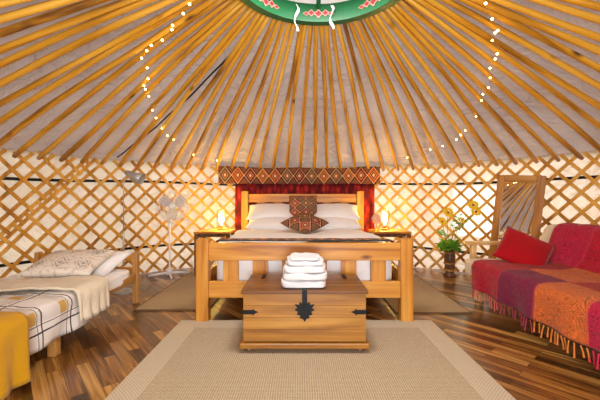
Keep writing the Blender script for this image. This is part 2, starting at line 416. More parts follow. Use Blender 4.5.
M['check'] = check_mat()
def block_print():
    m, nt, b = new_mat('block_print_pillow'); tc = N(nt, 'ShaderNodeTexCoord'); sp = N(nt, 'ShaderNodeSeparateXYZ')
    nt.links.new(tc.outputs['UV'], sp.inputs[0])
    ab = lambda s, k: math_n(nt, 'ABSOLUTE', math_n(nt, 'SUBTRACT', math_n(nt, 'FRACT', math_n(nt, 'MULTIPLY', s, k)), 0.5))
    d = math_n(nt, 'ADD', ab(sp.outputs[0], 3.0), ab(sp.outputs[1], 2.0))
    k = ramp(nt, d, [(0, (1, 1, 1, 1)), (0.12, (0, 0, 0, 1)), (0.2, (1, 1, 1, 1)), (0.27, (0, 0, 0, 1)), (0.36, (0.5, 0.5, 0.5, 1)), (0.40, (0, 0, 0, 1))], 'CONSTANT')
    nz = N(nt, 'ShaderNodeTexNoise', Scale=30.0, Detail=3.0); nt.links.new(tc.outputs['UV'], nz.inputs['Vector'])
    sp2 = math_n(nt, 'GREATER_THAN', nz.outputs[0], 0.48)
    f = math_n(nt, 'MULTIPLY', math_n(nt, 'MULTIPLY', k, sp2), 0.8)
    n3 = N(nt, 'ShaderNodeTexNoise', Scale=16.0, Detail=2.0); nt.links.new(tc.outputs['UV'], n3.inputs['Vector'])
    base = ramp(nt, n3.outputs[0], [(0.52, srgb(236, 226, 212)), (0.62, srgb(214, 196, 180))])
    nt.links.new(mix(nt, f, base, srgb(92, 92, 102)), b.inputs['Base Color']); b.inputs['Roughness'].default_value = 0.9; return m
M['print'] = block_print()
def emis(name, col, s):
    m, nt, b = new_mat(name); b.inputs['Base Color'].default_value = col
    b.inputs['Emission Color'].default_value = col; b.inputs['Emission Strength'].default_value = s; return m
M['bulb'] = emis('warm_bulb', (1.0, 0.62, 0.20, 1), 40)
M['led'] = emis('warm_led', (1.0, 0.66, 0.20, 1), 22)
def glass(name, col=(1, 1, 1, 1), a=0.25, rough=0.05):
    m, nt, b = new_mat(name); nt.nodes.remove(b); out = nt.nodes['Material Output']
    t = N(nt, 'ShaderNodeBsdfTransparent', Color=col); g = N(nt, 'ShaderNodeBsdfGlossy', Roughness=rough); mx = N(nt, 'ShaderNodeMixShader')
    mx.inputs[0].default_value = 0.07
    nt.links.new(t.outputs[0], mx.inputs[1]); nt.links.new(g.outputs[0], mx.inputs[2]); nt.links.new(mx.outputs[0], out.inputs[0]); return m
M['glass'] = glass('clear_glass', (0.98, 0.97, 0.93, 1))
M['globe'] = canvas('frosted_globe', srgb(240, 216, 206), 0.45, 0.0)
mm, nt_, b_ = new_mat('mirror_glass'); b_.inputs['Metallic'].default_value = 1; b_.inputs['Roughness'].default_value = 0.01
b_.inputs['Base Color'].default_value = (0.92, 0.92, 0.92, 1); M['mirror'] = mm

# ------------------------------------------------------------------ setting: ground, floor, wall, roof
def pol(az, r, z=0.0):
    """azimuth in radians clockwise from the far side of the yurt"""
    return Vector((CX+r*math.sin(az), CY+r*math.cos(az), z))
ground = build('ground', L([(0, -0.12), (30, -0.12)], 48), plain('meadow', srgb(150, 160, 110), 0.95), loc=(CX, CY, 0)); struct(ground)
fl = build('floor', L([(0, 0), (R+0.10, 0), (R+0.10, -0.08), (0, -0.08)], 96), M['floor'], loc=(CX, CY, 0)); struct(fl)
ZW = 1.40
WA0, WA1, WZ0, WZ1 = math.radians(37.0), math.radians(49.5), 0.46, 1.09
DA = math.asin(0.46/R)
def wall_part(a0, a1, z0, z1, na, nz_):
    def f(u, v):
        a = a0+(a1-a0)*u; z = z0+(z1-z0)*v
        w = 0.020*fbm((a*2.4, z*2.2, 1.7), 1.4) * min(1, 4*v*(1-v)+0.15)
        return pol(a, R+0.055+w, z)-Vector((CX, CY, 0))
    return grid(f, na, nz_)
wbm = bmesh.new()
def join(dst, src):
    me = bpy.data.meshes.new('t'); src.to_mesh(me); src.free(); dst.from_mesh(me); bpy.data.meshes.remove(me)
join(wbm, wall_part(-PI+DA, WA0, 0, ZW+0.03, 150, 14)); join(wbm, wall_part(WA1, PI-DA, 0, ZW+0.03, 90, 14))
join(wbm, wall_part(WA0, WA1, 0, WZ0, 10, 5)); join(wbm, wall_part(WA0, WA1, WZ1, ZW+0.03, 10, 4))
wall = build('wall_canvas', wbm, M['wallcloth'], loc=(CX, CY, 0), smooth=True); struct(wall)
win = build('window_1', wall_part(WA0-0.01, WA1+0.01, WZ0-0.02, WZ1+0.02, 12, 6), M['vinyl'], loc=(CX, CY, 0), smooth=True); struct(win)
# roof
SL = (2.205-1.36)/(3.08-0.56)
def roofz(r): return 1.36+(R-r)*SL+0.045*math.sin(PI*min(1, max(0, (R-r)/(R-0.56))))**1.0
def roof_f(u, v):
    a = 2*PI*u; r = 0.585+(R+0.09-0.585)*v
    w = 0.014*fbm((math.sin(a)*2.2, math.cos(a)*2.2, v*5), 1.6)
    return Vector((r*math.sin(a), r*math.cos(a), roofz(r)+0.060+w+0.004*math.cos(a*90)))
roof = build('ceiling', grid(roof_f, 180, 26), M['roofcloth'], loc=(CX, CY, 0), smooth=True); struct(roof)
# lattice wall sections
LS = (-R*PI, )
secs = [(-180+9, -122), (-122, -69), (-69, 0), (0, 92), (92, 171)]
SP = 2*PI*R/96
def ribbon(bm, path, w, t):
    rings = []
    for i, (s, z, r) in enumerate(path):
        s2, z2, _ = path[min(i+1, len(path)-1)]; s1, z1, _ = path[max(i-1, 0)]
        d = Vector((s2-s1, z2-z1)).normalized(); n = Vector((-d.y, d.x))*w/2
        q = []
        for k, rr in ((1, r-t/2), (-1, r-t/2), (-1, r+t/2), (1, r+t/2)):
            q.append(bm.verts.new(pol((s+n.x*k)/R, rr, z+n.y*k)-Vector((CX, CY, 0))))
        rings.append(q)
    for a, b in zip(rings, rings[1:]):
        for k in range(4): bm.faces.new((a[k], a[(k+1) % 4], b[(k+1) % 4], b[k]))
    bm.faces.new(rings[0]); bm.faces.new(rings[-1])
HT = 1.385; KS = 1.0
for si, (d0, d1) in enumerate(secs):
    bm = bmesh.new(); rnd = random.Random(si)
    s0, s1 = math.radians(d0)*R, math.radians(d1)*R+0.22
    dr = 0.012 if si % 2 else 0.0
    k0, k1 = math.ceil(s0/SP), math.floor(s1/SP)
    z_lo, z_hi = 0.02, HT
    lo, hi = k0*SP, k1*SP
    for fam in (1, -1):
        for k in range(k0-12, k1+12):
            if fam > 0:
                if not (k0 <= k <= k1): continue
                a, b = (k-3)*SP, 0
                pts = [((k-3)*SP+z*KS, z) for z in [z_lo+(z_hi-z_lo)*i/10 for i in range(11)]]
            else:
                pts = []
                for z in [z_lo+(z_hi-z_lo)*i/44 for i in range(45)]:
                    s = (k+3)*SP-z*KS
                    sh = s-z*KS+3*SP            # position measured along the slanted section edge
                    if lo-0.03 <= sh <= hi+0.03: pts.append((s, z))
                if len(pts) < 3: continue
                pts = pts[::3]+([pts[-1]] if (len(pts)-1) % 3 else [])
            j = rnd.uniform(-0.012, 0.012)+(0.42*SP if si % 2 else 0); e = rnd.uniform(-0.01, 0.02)
            pts[-1] = (pts[-1][0], pts[-1][1]+e) if pts[-1][1] > HT-0.05 else pts[-1]
            rr = R-0.02-dr+(0.008 if fam > 0 else -0.008)
            ribbon(bm, [(s+j, z, rr) for s, z in pts], 0.033, 0.012)
    o = build('wall_lattice', bm, M['lattice'], loc=(CX, CY, 0)); struct(o)
# girth straps
def strap(z, dz, name):
    bm = bmesh.new()
    n = 160; path = []
    for i in range(n+1):
        a = (-PI+DA)+(2*PI-2*DA)*i/n
        path.append((a*R, z+dz*math.sin(a)+0.012*math.sin(a*7), R+0.012))
    ribbon(bm, path, 0.030, 0.004); o = build(name, bm, M['black'], loc=(CX, CY, 0)); return o
for z, dz, lab in ((1.14, 0.0, 'black girth strap running high round the canvas wall, under the kilim band'), (0.30, -0.04, 'black girth strap running low round the canvas wall, behind the fan base')):
    tag(strap(z, dz, 'girth_strap'), lab, 'strap')
# door frame behind the camera
dfm = bmesh.new()
for sx in (-1, 1): box(dfm, (CX+sx*0.49, CY-R+0.0, 0.74), (0.08, 0.10, 1.48), 0.006)
box(dfm, (CX, CY-R, 1.46), (1.06, 0.10, 0.08), 0.006)
struct(build('door_1', dfm, M['pineZ']))
# ------------------------------------------------------------------ crown ring
RR, RZ0, RZ1 = 0.51, 2.20, 2.325
ring = thing('crown_ring', 'painted green wooden crown ring that gathers the tops of the roof poles', 'crown ring', (CX+0.03, CY, RZ0))
H = RZ1-RZ0
build('rim', L([(RR, 0), (RR+0.055, 0.0), (RR+0.055, H), (RR, H), (RR, 0)], 96), M['green'], ring)
build('white_edge', L([(RR-0.006, H), (RR+0.03, H), (RR+0.03, H+0.02), (RR-0.006, H+0.02), (RR-0.006, H)], 96), M['crown_white'], ring, label='narrow white painted top edge')
for k in range(4):
    off = (-0.14, 0.14)
bmx = []
for ax in (0, 1):
    for off in (-0.0, ) if ax == 0 else (-0.0,):
        pts = []
        for i in range(17):
            t = -1+2*i/16; s = t*(RR-0.0); hz = H*0.8+0.16*(1-t*t)
            pts.append((off, s, hz) if ax == 0 else (s, off, hz))
        bm = bmesh.new()
        tube(bm, pts, 0.016, 8); build('crossbar', bm, M['green'], ring)
def motif():
    """red scroll ornament with pale outline, flat against the rim"""
    red = bmesh.new(); pk = bmesh.new()
    for (s, z, w, h) in ((0, -0.004, 0.055, 0.05), (-0.05, 0.0, 0.045, 0.04), (0.05, 0.0, 0.045, 0.04), (-0.088, -0.008, 0.04, 0.024), (0.088, -0.008, 0.04, 0.024)):
        for bm, k, d in ((pk, 1.0, 0.0), (red, 0.66, 0.0025)):
            vs_ = []
            for i in range(20):
                a = 2*PI*i/20; rr = 1+0.22*math.cos(4*a)
                vs_.append((s+math.cos(a)*w/2*k*rr, z+math.sin(a)*h/2*k*rr))
            bm.faces.new([bm.verts.new((math.sin(x/RR)*(RR-0.003-d), math.cos(x/RR)*(RR-0.003-d), H*0.48+y)) for x, y in vs_])
    return red, pk
rm, pm = motif()
e = build('ornament', pm, M['crown_pink'], ring); e2 = build('ornament_fill', rm, M['crown_red'], e)
for o in (e, e2): solid(o, 0.002)
for k in range(1, 8):
    c = e.copy(); COL.objects.link(c); c.parent = ring; c.rotation_euler.z = -k*2*PI/8
    c2 = e2.copy(); COL.objects.link(c2); c2.parent = c
# crown cover above
cov = build('crown_cover', L([(RR+0.12, -0.03), (RR+0.02, 0.03), (0.40, 0.13), (0.22, 0.19), (0, 0.22)], 64), M['crowncloth'], loc=(CX+0.03, CY, RZ1+0.01), smooth=True)
for v in cov.data.vertices: v.co.z += 0.012*fbm(v.co, 6)
tag(cov, 'grey-white cloth cover closing the top of the green crown ring', 'cover')
# white ribbons tied to the ring
def ribbon_thing(az, l, lab):
    c = pol(az, RR-0.014, 0)
    bm = bmesh.new()
    def f(u, v):
        z = RZ1-0.02-l*v; s = 0.010*(u-0.5)*2*(0.7+0.4*math.sin(v*9+az*5)); r = RR-0.012-0.02*math.sin(v*5)**2 + max(0, v-0.6)*0.05
        p = pol(az, r, z); t = Vector((math.cos(az), -math.sin(az), 0)); return p+t*(s+0.012*math.sin(v*8))+Vector((0.03, 0, 0))
    o = build('cloth_ribbon', grid(f, 3, 16), M['crown_white'], smooth=True); solid(o, 0.003)
    tag(o, lab, 'ribbon')
ribbon_thing(-0.32, 0.19, 'white cloth ribbon tied on the green ring, left of its middle ornament')
ribbon_thing(0.19, 0.17, 'white cloth ribbon tied on the green ring, right of its middle ornament')
# ------------------------------------------------------------------ roof poles
NP = 96
for i in range(NP):
    az = 2*PI*(i+0.5)/NP; rnd = random.Random(i*13+5)
    p0 = Vector((math.sin(az)*(R-0.06), math.cos(az)*(R-0.06), 1.335)); 
    a2 = az+rnd.uniform(-0.012, 0.012)
    p1 = Vector((math.sin(a2)*(RR+0.058), math.cos(a2)*(RR+0.058), RZ0+0.045))
    Lg = (p1-p0).length; ax = (p1-p0).normalized()
    side = Vector((0, 0, 1)).cross(ax).normalized(); up = ax.cross(side)*-1
    if up.z < 0: up = -up
    b1, b2 = rnd.uniform(-0.02, 0.02), rnd.uniform(-0.014, 0.014)
    pts, rad = [], []
    r0 = rnd.uniform(0.021, 0.025)
    for k in range(15):
        t = k/14
        bow = 0.035*math.sin(PI*min(1, t*1.0))**0.8*(1-t*0.5)
        sw = b1*math.sin(PI*t)+b2*math.sin(2*PI*t)
        pts.append((sw, bow, t*Lg)); rad.append((r0*(1-0.28*t))*(1+0.05*rnd.uniform(-1, 1)))
    rad[0] *= 0.85
    bm = T(pts, rad, 8)
    o = build('roof_pole', bm, M['pole'], smooth=True)
    Rm = Matrix((side, up, ax)).transposed().to_4x4()
    o.matrix_world = Matrix.Translation(Vector((CX, CY, 0))+p0+Vector((0.03*0, 0, 0))) @ (Rm if Rm.determinant() > 0 else Matrix((-side, up, ax)).transposed().to_4x4())
    tag(o, 'round golden wooden roof pole running from the lattice wall up to the green ring', 'roof pole', 'roof poles fanning out from the crown ring')

# dark piped canvas seams under the roof cloth
def seam(a0, a1, name, lab):
    bm = bmesh.new(); pts = []
    for k in range(30):
        t = k/29; r = 0.9+(R-0.95)*t; a = a0+(a1-a0)*t+0.003*math.sin(t*21)
        pts.append(pol(a, r, roofz(r)+0.040))
    tube(bm, pts, 0.0075, 6); o = build('canvas_seam', bm, M['black'], smooth=True); tag(o, lab, 'seam')
seam(-0.66, -0.83, '', 'black piped canvas seam under the roof, behind the poles at left')

# ------------------------------------------------------------------ rugs
def rug(name, x0, x1, y0, y1, mat, border, bw, lab, h=0.010):
    cx, cy = (x0+x1)/2, (y0+y1)/2; t = thing(name, lab, 'rug', (cx, cy, 0.001))
    build('field', B((0, 0, h/2), (x1-x0-2*bw, y1-y0-2*bw, h), 0.0), mat, t)
    bm = bmesh.new(); w, d = x1-x0, y1-y0
    for s in (-1, 1):
        box(bm, (s*(w-bw)/2, 0, h/2), (bw, d, h), 0.002); box(bm, (0, s*(d-bw)/2, h/2), (w-2*bw, bw, h), 0.002)
    build('border', bm, border, t); return t
rug('rug', -0.91, 1.005, -0.35, 2.60, M['rug'], M['rugborder'], 0.15, 'large beige woven rug with a wide pale border under the wooden chest')
dk = plain('rug_dark_edge', srgb(112, 86, 58), 0.9)
rug('rug', -1.40, -0.76, 2.84, 4.20, M['rug2'], dk, 0.014, 'brown jute bedside rug on the fan side of the bed')
rug('rug', 0.78, 1.41, 2.77, 4.15, M['rug2'], dk, 0.014, 'brown jute bedside rug on the vase side of the bed')

# ------------------------------------------------------------------ double bed
BX, FY, HY = 0.035, 2.57, 4.66
bed = thing('double_bed', 'pine double bed with slatted headboard and footboard, made up in white', 'bed', (BX, FY, 0))
def bp(name, c, s, mat, bev=0.005, par=None): return build(name, B(c, s, bev), M[mat], par or bed)
for s in (-1, 1):
    bp('footboard_post', (s*0.780, 0.045, 0.317), (0.095, 0.09, 0.634), 'pineZ', 0.008)
    bp('headboard_post', (s*0.780, HY-FY-0.045, 0.52), (0.09, 0.09, 1.04), 'pineZ', 0.008)
    bp('side_rail', (s*0.795, (HY-FY)/2, 0.27), (0.03, HY-FY-0.19, 0.16), 'pineY')
fb = bp('footboard', (0, 0.040, 0.535), (1.47, 0.035, 0.135), 'pineX')
bp('footboard_rail', (0, 0.040, 0.245), (1.47, 0.035, 0.125), 'pineX')
hb = bp('headboard', (0, HY-FY-0.045, 0.945), (1.47, 0.04, 0.115), 'pineX')
bp('headboard_rail', (0, HY-FY-0.045, 0.30), (1.47, 0.035, 0.12), 'pineX')
for k in range(6):
    x = (k-2.5)*0.227
    bp('footboard_slat', (x, 0.045, 0.388), (0.118, 0.02, 0.18), 'pineZ', 0.003)
    bp('headboard_slat', (x, HY-FY-0.04, 0.62), (0.112, 0.02, 0.55), 'pineZ', 0.003)
bm = bmesh.new()
for k in range(14): box(bm, (0, 0.2+k*0.135, 0.235), (1.54, 0.07, 0.02))
build('mattress_slats', bm, M['pineX'], bed)
mt = build('mattress', puff(1.46, 1.93, 0.26, 12, 14, 0.004), M['linen'], loc=(BX, FY+0.09+0.965, 0.247), smooth=True)
tag(mt, 'white mattress on the double bed, seen through the footboard gaps', 'mattress')
dv = build('duvet', puff(1.50, 1.62, 0.10, 30, 7, 0.02, 3.1, 2.5), M['linen'], loc=(BX, FY+0.09+0.87, 0.475), smooth=True)
tag(dv, 'smooth white duvet spread over the double bed', 'duvet')
def run_f(u, v):
    x = -0.755+1.51*u; y = 2.72+0.14*v
    z = 0.600+0.003*fbm((x*3, y*3, 0), 2)
    e_ = abs(x)/0.755
    if e_ > 0.93: z -= (e_-0.93)*0.7
    return (x+BX, y, z)
o = build('bed_runner', grid(run_f, 60, 10), M['runner'], smooth=True); solid(o, 0.008, 1)
tag(o, 'woven multicoloured runner lying across the foot of the double bed', 'bed runner')
def pil(w, h, t, loc, rot, mat, lab, name='pillow', cat='pillow', grp=None, **kw):
    o = build(name, cushion(w, h, t, **kw), M[mat], loc=loc, rot=rot, smooth=True); tag(o, lab, cat, grp); return o
G = 'white pillows on the double bed'
pil(0.66, 0.46, 0.17, (BX-0.37, 4.27, 0.645), Euler((math.radians(14), 0, 0)), 'linen', 'lower white pillow on the left of the double bed', grp=G, seed=1)
pil(0.66, 0.46, 0.17, (BX+0.39, 4.27, 0.645), Euler((math.radians(14), 0, 0)), 'linen', 'lower white pillow on the right of the double bed', grp=G, seed=2)
pil(0.62, 0.42, 0.16, (BX-0.40, 4.38, 0.765), Euler((math.radians(24), 0, 0.03)), 'linen', 'upper white pillow against the headboard, left of the kilim cushions', grp=G, seed=3)
pil(0.62, 0.42, 0.16, (BX+0.42, 4.38, 0.765), Euler((math.radians(24), 0, -0.04)), 'linen', 'upper white pillow against the headboard, right of the kilim cushions', grp=G, seed=4)
pil(0.36, 0.31, 0.12, (BX+0.005, 4.32, 0.835), Euler((math.radians(68), 0, 0)), 'kilimcushion', 'square kilim cushion standing upright between the white pillows', 'cushion', 'cushion', 'kilim cushions on the double bed', pinch=0.03)
pil(0.40, 0.40, 0.13, (BX+0.02, 3.82, 0.668), (Euler((math.radians(17), 0, 0)).to_matrix() @ Euler((0, 0, math.radians(45))).to_matrix()).to_euler(), 'kilimcushion',
    'kilim cushion laid corner down in front of the upright one', 'cushion', 'cushion', 'kilim cushions on the double bed', pinch=0.0)

# ------------------------------------------------------------------ hangings behind the bed
def arc_cloth(x0, x1, r, z0, z1, fold, nf, na, nz_, dz=0.0):
    a0, a1 = math.asin((x0-CX)/r), math.asin((x1-CX)/r)
    def f(u, v):
        a = a0+(a1-a0)*u
        w = fold*math.sin(u*nf*2*PI+0.8*math.sin(u*17))*(1-0.35*v)+0.004*fbm((u*9, v*3, 2), 2)
        zt = z1+dz*math.sin(u*PI*5)
        return pol(a, r-0.0+w, z0+(zt-z0)*v)
    return grid(f, na, nz_)
o = build('curtain', arc_cloth(-0.90, 1.04, R-0.10, 0.02, 1.15, 0.022, 17, 200, 10), M['curtain'], smooth=True); solid(o, 0.004)
tag(o, 'gathered red patterned curtain hanging behind the headboard', 'curtain')
o = build('kilim_band', arc_cloth(-1.10, 1.10, R-0.148, 1.145, 1.375, 0.004, 4, 120, 8, 0.006), M['kilim'], smooth=True); solid(o, 0.006)
tag(o, 'long kilim band with a row of diamonds above the red curtain', 'wall hanging')

# ------------------------------------------------------------------ wooden chest
CXx = 0.028
ch = thing('wooden_chest', 'waxed pine blanket chest with black iron fittings at the foot of the bed', 'chest', (CXx, 2.055, 0.011))
W_, D_ = 0.745, 0.42
bm = bmesh.new()
for k in range(4): box(bm, (0, D_/2, 0.065+0.0725*(k+0.5)), (W_, D_, 0.0715), 0.002)
build('body', bm, M['chestX'], ch)
build('plinth', B((0, D_/2, 0.042), (W_+0.04, D_+0.03, 0.034), 0.008), M['chestX'], ch)
bm = bmesh.new()
for k in range(5): box(bm, (0, -0.012+(D_+0.024)*(k+0.5)/5, 0.366), (W_+0.024, (D_+0.02)/5, 0.022), 0.003)
lid = build('lid', bm, M['lid'], ch, label='darker planked lid')
for sx in (-1, 1):
    for y in (0.03, D_-0.03):
        build('foot', lathe(bmesh.new(), [(0, 0), (0.02, 0), (0.032, 0.010), (0.03, 0.022), (0.018, 0.027), (0, 0.027)], 16), M['darkwood'], ch, loc=(sx*(W_/2-0.03), y, 0))
    # corner straps: pointed iron strip on the front wrapping the side
    bm = bmesh.new(); s = sx; x1 = W_/2
    prof = [(x1, -0.013), (x1-0.055, -0.013), (x1-0.062, -0.020), (x1-0.070, -0.009), (x1-0.092, 0), (x1-0.070, 0.009), (x1-0.062, 0.020), (x1-0.055, 0.013), (x1, 0.013)]
    f1 = [bm.verts.new((s*x, -0.005, 0.245+z)) for x, z in prof]; f0 = [bm.verts.new((s*x, 0.001, 0.245+z)) for x, z in prof]
    bm.faces.new(f1); bm.faces.new(f0)
    for i in range(len(prof)): bm.faces.new((f1[i], f1[(i+1) % len(prof)], f0[(i+1) % len(prof)], f0[i]))
    box(bm, (s*(W_/2+0.002), 0.05, 0.245), (0.005, 0.11, 0.026), 0.001)
    build('corner_strap', bm, M['iron'], ch)
    bm = bmesh.new(); box(bm, (s*0.285, D_-0.055, 0.380), (0.028, 0.10, 0.005), 0.001); box(bm, (s*0.285, D_-0.11, 0.380), (0.016, 0.03, 0.005), 0.001)
    build('hinge', bm, M['iron'], ch)
prof = [(0, -0.118), (0.012, -0.100), (0.030, -0.096), (0.026, -0.080), (0.048, -0.074), (0.040, -0.058), (0.062, -0.046), (0.044, -0.036), (0.060, -0.012), (0.034, -0.016), (0.030, 0.002), (0.014, -0.008), (0.012, 0.010)]
prof = prof+[(-x, z) for x, z in reversed(prof[1:])]
bm = bmesh.new(); f1 = [bm.verts.new((x, -0.006, 0.305+z)) for x, z in prof]; f0 = [bm.verts.new((x, 0.0, 0.305+z)) for x, z in prof]
bm.faces.new(f1); bm.faces.new(f0)
for i in range(len(prof)): bm.faces.new((f1[i], f1[(i+1) % len(prof)], f0[(i+1) % len(prof)], f0[i]))
pl = build('lock_plate', bm, M['iron'], ch)
bm = box(bmesh.new(), (0, -0.014, 0.335), (0.030, 0.008, 0.085), 0.002); box(bm, (0, 0.006, 0.379), (0.030, 0.045, 0.005), 0.001); box(bm, (0, -0.017, 0.285), (0.018, 0.012, 0.02), 0.003)
build('hasp', bm, M['iron'], pl)

# folded towels
tz = 0.011+0.379
TW = [(0.280, 0.26, 0.046, 0, 0), (0.276, 0.26, 0.044, 0.003, 0.02), (0.264, 0.25, 0.042, 0.004, -0.03), (0.232, 0.22, 0.030, 0.006, 0.05), (0.185, 0.19, 0.018, 0.004, -0.06)]
TL = ['white folded towel at the bottom of the stack on the chest', 'second white folded towel from the bottom of the stack on the chest', 'third white folded towel from the bottom, middle of the stack',
      'fourth white towel, smaller, just under the topmost one', 'small folded white face cloth on top of the towel stack']
for i, (w, d, h, dx, r) in enumerate(TW):
    def fold(w, d, h):
        # folded cloth: three layers wrapping at the front edge
        bm = bmesh.new(); n = 1
        for k in range(n):
            b2 = puff(w-0.006*k, d-0.004*k, h/n*1.06, 14, 6.5, 0.007, i*3.1+k, 9)
            bmesh.ops.translate(b2, verts=b2.verts, vec=(0.002*(k-1), 0.002*k, k*h/n)); join(bm, b2)
        return bm
    o = build('folded_towel', fold(w, d, h), M['towel'], loc=(0.028+0.0+dx, 2.055+0.02+0.13, tz), rot=(0, 0, r), smooth=True)
    tag(o, TL[i], 'towel', 'folded white towels stacked on the chest'); tz += h*1.02

# ------------------------------------------------------------------ bedside tables, lamps
def bedside(x0, x1, y0, y1, h, lab):
    t = thing('bedside_table', lab, 'bedside table', ((x0+x1)/2, (y0+y1)/2, 0)); w, d = x1-x0, y1-y0
    build('table_top', B((0, 0, h-0.0125), (w, d, 0.025), 0.005), M['pineX'], t)
    build('shelf', B((0, 0, h*0.42), (w-0.05, d-0.05, 0.018), 0.003), M['pineX'], t)
    for sx in (-1, 1):
        for sy in (-1, 1): build('leg', B((sx*(w/2-0.03), sy*(d/2-0.03), (h-0.025)/2), (0.045, 0.045, h-0.025), 0.004), M['darkwood'], t)
        build('apron', B((0, sy*0+sx*(d/2-0.03), h-0.085+0.04), (w-0.105, 0.015, 0.04), 0.002), M['darkwood'], t)
    a = math.atan2(h*0.5, w-0.10)
    for s in (-1, 1): build('cross_brace', B((0, -(d/2-0.03)+s*0.007, h*0.70), (math.hypot(w-0.1, h*0.42), 0.012, 0.022), 0.002, Euler((0, s*math.atan2(h*0.42, w-0.1), 0))), M['pineX'], t)
    return h
TBH = 0.545
bedside(-1.27, -0.83, 4.03, 4.40, TBH, 'small wooden bedside table on the fan side of the bed')
bedside(0.885, 1.33, 4.03, 4.40, TBH, 'small wooden bedside table on the vase side of the bed')
def jar_lamp(x, y, lab, e):
    t = thing('table_lamp', lab, 'lamp', (x, y, TBH))
    build('base', L([(0, 0), (0.055, 0), (0.055, 0.018), (0.018, 0.024), (0.018, 0.06), (0, 0.06)], 24), M['pineZ'], t)
    g = build('glass_shade', L([(0.062, 0.018), (0.064, 0.06), (0.064, 0.245), (0.060, 0.25), (0.060, 0.06), (0.058, 0.022)], 24), M['glass'], t, smooth=True)
    build('bulb', L([(0, 0.06), (0.012, 0.062), (0.014, 0.09), (0.032, 0.12), (0.034, 0.15), (0.024, 0.185), (0, 0.20)], 16), M['bulb'], t, smooth=True)
    light('lamp_light', 'POINT', (x, y-0.0, TBH+0.16), e, (1.0, 0.70, 0.14), 0.04)
jar_lamp(-0.99, 4.27, 'glowing glass cylinder lamp on the bedside table nearest the fan', 60)
jar_lamp(1.065, 4.27, 'glowing glass cylinder lamp on the bedside table nearest the vase', 60)
def globe(x, y, lab):
    t = thing('globe_lamp', lab, 'lamp', (x, y, TBH))
    build('base', L([(0, 0), (0.04, 0), (0.04, 0.012), (0.008, 0.02), (0.008, 0.09), (0, 0.09)], 20), M['pineZ'], t)
    bm = bmesh.new(); bmesh.ops.create_uvsphere(bm, u_segments=24, v_segments=16, radius=0.06)
    build('globe_shade', bm, M['globe'], t, loc=(0, 0, 0.145), smooth=True)
globe(0.945, 4.20, 'unlit pale round globe lamp between the headboard and the lit lamp')

# ------------------------------------------------------------------ pedestal fan
fx, fy = -1.60, 4.16
fan = thing('pedestal_fan', 'white pedestal fan standing in front of the lattice wall', 'fan', (fx, fy, 0))
for k in range(4):
    a = k*PI/2+0.45
    build('foot', T([(0, 0, 0.030), (0.11*math.cos(a), 0.11*math.sin(a), 0.026), (0.24*math.cos(a), 0.24*math.sin(a), 0.012)], [0.016, 0.014, 0.011], 8), M['white_plastic'], fan, smooth=True)
build('hub', L([(0, 0.01), (0.035, 0.01), (0.035, 0.05), (0.018, 0.07), (0, 0.07)], 20), M['white_plastic'], fan)
build('lower_pole', T([(0, 0, 0.05), (0, 0, 0.52)], 0.010), M['white_plastic'], fan)
build('upper_pole', T([(0, 0, 0.46), (0, 0, 0.74)], 0.015), M['white_plastic'], fan)
build('control_box', B((0, -0.005, 0.70), (0.055, 0.05, 0.12), 0.012), M['white_plastic'], fan)
hd = Euler((0, 0, math.radians(14))); FH = 0.85
build('motor', tube(bmesh.new(), [(0, 0.11, FH), (0, 0.09, FH), (0, -0.02, FH), (0, -0.03, FH)], [0.03, 0.05, 0.055, 0.03], 16), M['white_plastic'], fan, loc=(0.045, 0, 0), rot=hd, smooth=True)
cg = bmesh.new(); RF = 0.185
for y, r in ((-0.10, RF*0.55), (-0.05, RF), (-0.03, RF), (-0.085, RF*0.8), (0.0, RF*0.85)):
    tube(cg, [(r*math.cos(2*PI*i/36), y, FH+r*math.sin(2*PI*i/36)) for i in range(37)], 0.0022, 5)
for k in range(30):
    a = 2*PI*k/30; c, s = math.cos(a), math.sin(a)
    tube(cg, [(0.03*c, -0.115, FH+0.03*s), (RF*0.55*c, -0.10, FH+RF*0.55*s), (RF*0.9*c, -0.07, FH+RF*0.9*s), (RF*c, -0.04, FH+RF*s), (RF*0.85*c, 0.0, FH+RF*0.85*s), (0.05*c, 0.03, FH+0.05*s)], 0.0014, 4)
build('cage', cg, M['white_plastic'], fan, loc=(0.045, 0, 0), rot=hd)
build('cage_badge', tube(bmesh.new(), [(0, -0.122, FH), (0, -0.112, FH)], [0.03, 0.034], 20), M['white_plastic'], fan, loc=(0.045, 0, 0), rot=hd)
for k in range(3):
    a0 = 2*PI*k/3+0.5
    def bf(u, v):
        r = 0.03+0.135*v; w = (0.35+0.75*math.sin(PI*min(1, v*0.9+0.1)))*(u-0.5)*1.3; a = a0+w
        return (r*math.cos(a), -0.05+0.035*(u-0.5), FH+r*math.sin(a))
    o = build('blade', grid(bf, 8, 8), M['fan_blade'], fan, loc=(0.045, 0, 0), rot=hd, smooth=True); solid(o, 0.002)

# ------------------------------------------------------------------ reading lamp behind the daybed
lx, ly = -1.78, 3.42
rl = thing('floor_lamp', 'slim reading lamp with a grey cone shade behind the daybed head', 'lamp', (lx, ly, 0))
build('base', L([(0, 0), (0.11, 0), (0.11, 0.012), (0.012, 0.02), (0, 0.02)], 28), M['grey_metal'], rl)
build('lower_stem', T([(0, 0, 0.02), (0, 0, 0.60)], 0.009), M['grey_metal'], rl)
build('stem', T([(0, 0, 0.58), (0, 0, 1.08), (0.02, 0, 1.16), (0.06, -0.005, 1.19)], [0.005, 0.005, 0.005, 0.005]), M['grey_metal'], rl, smooth=True)
d = Vector((1, 0, -0.45)).normalized(); p = Vector((0.05, -0.005, 1.195))
sh = tube(bmesh.new(), [p-d*0.03, p, p+d*0.05, p+d*0.15], [0.018, 0.028, 0.034, 0.062], 24, caps=False)
o = build('lamp_shade', sh, M['grey_metal'], rl, smooth=True); solid(o, 0.003)
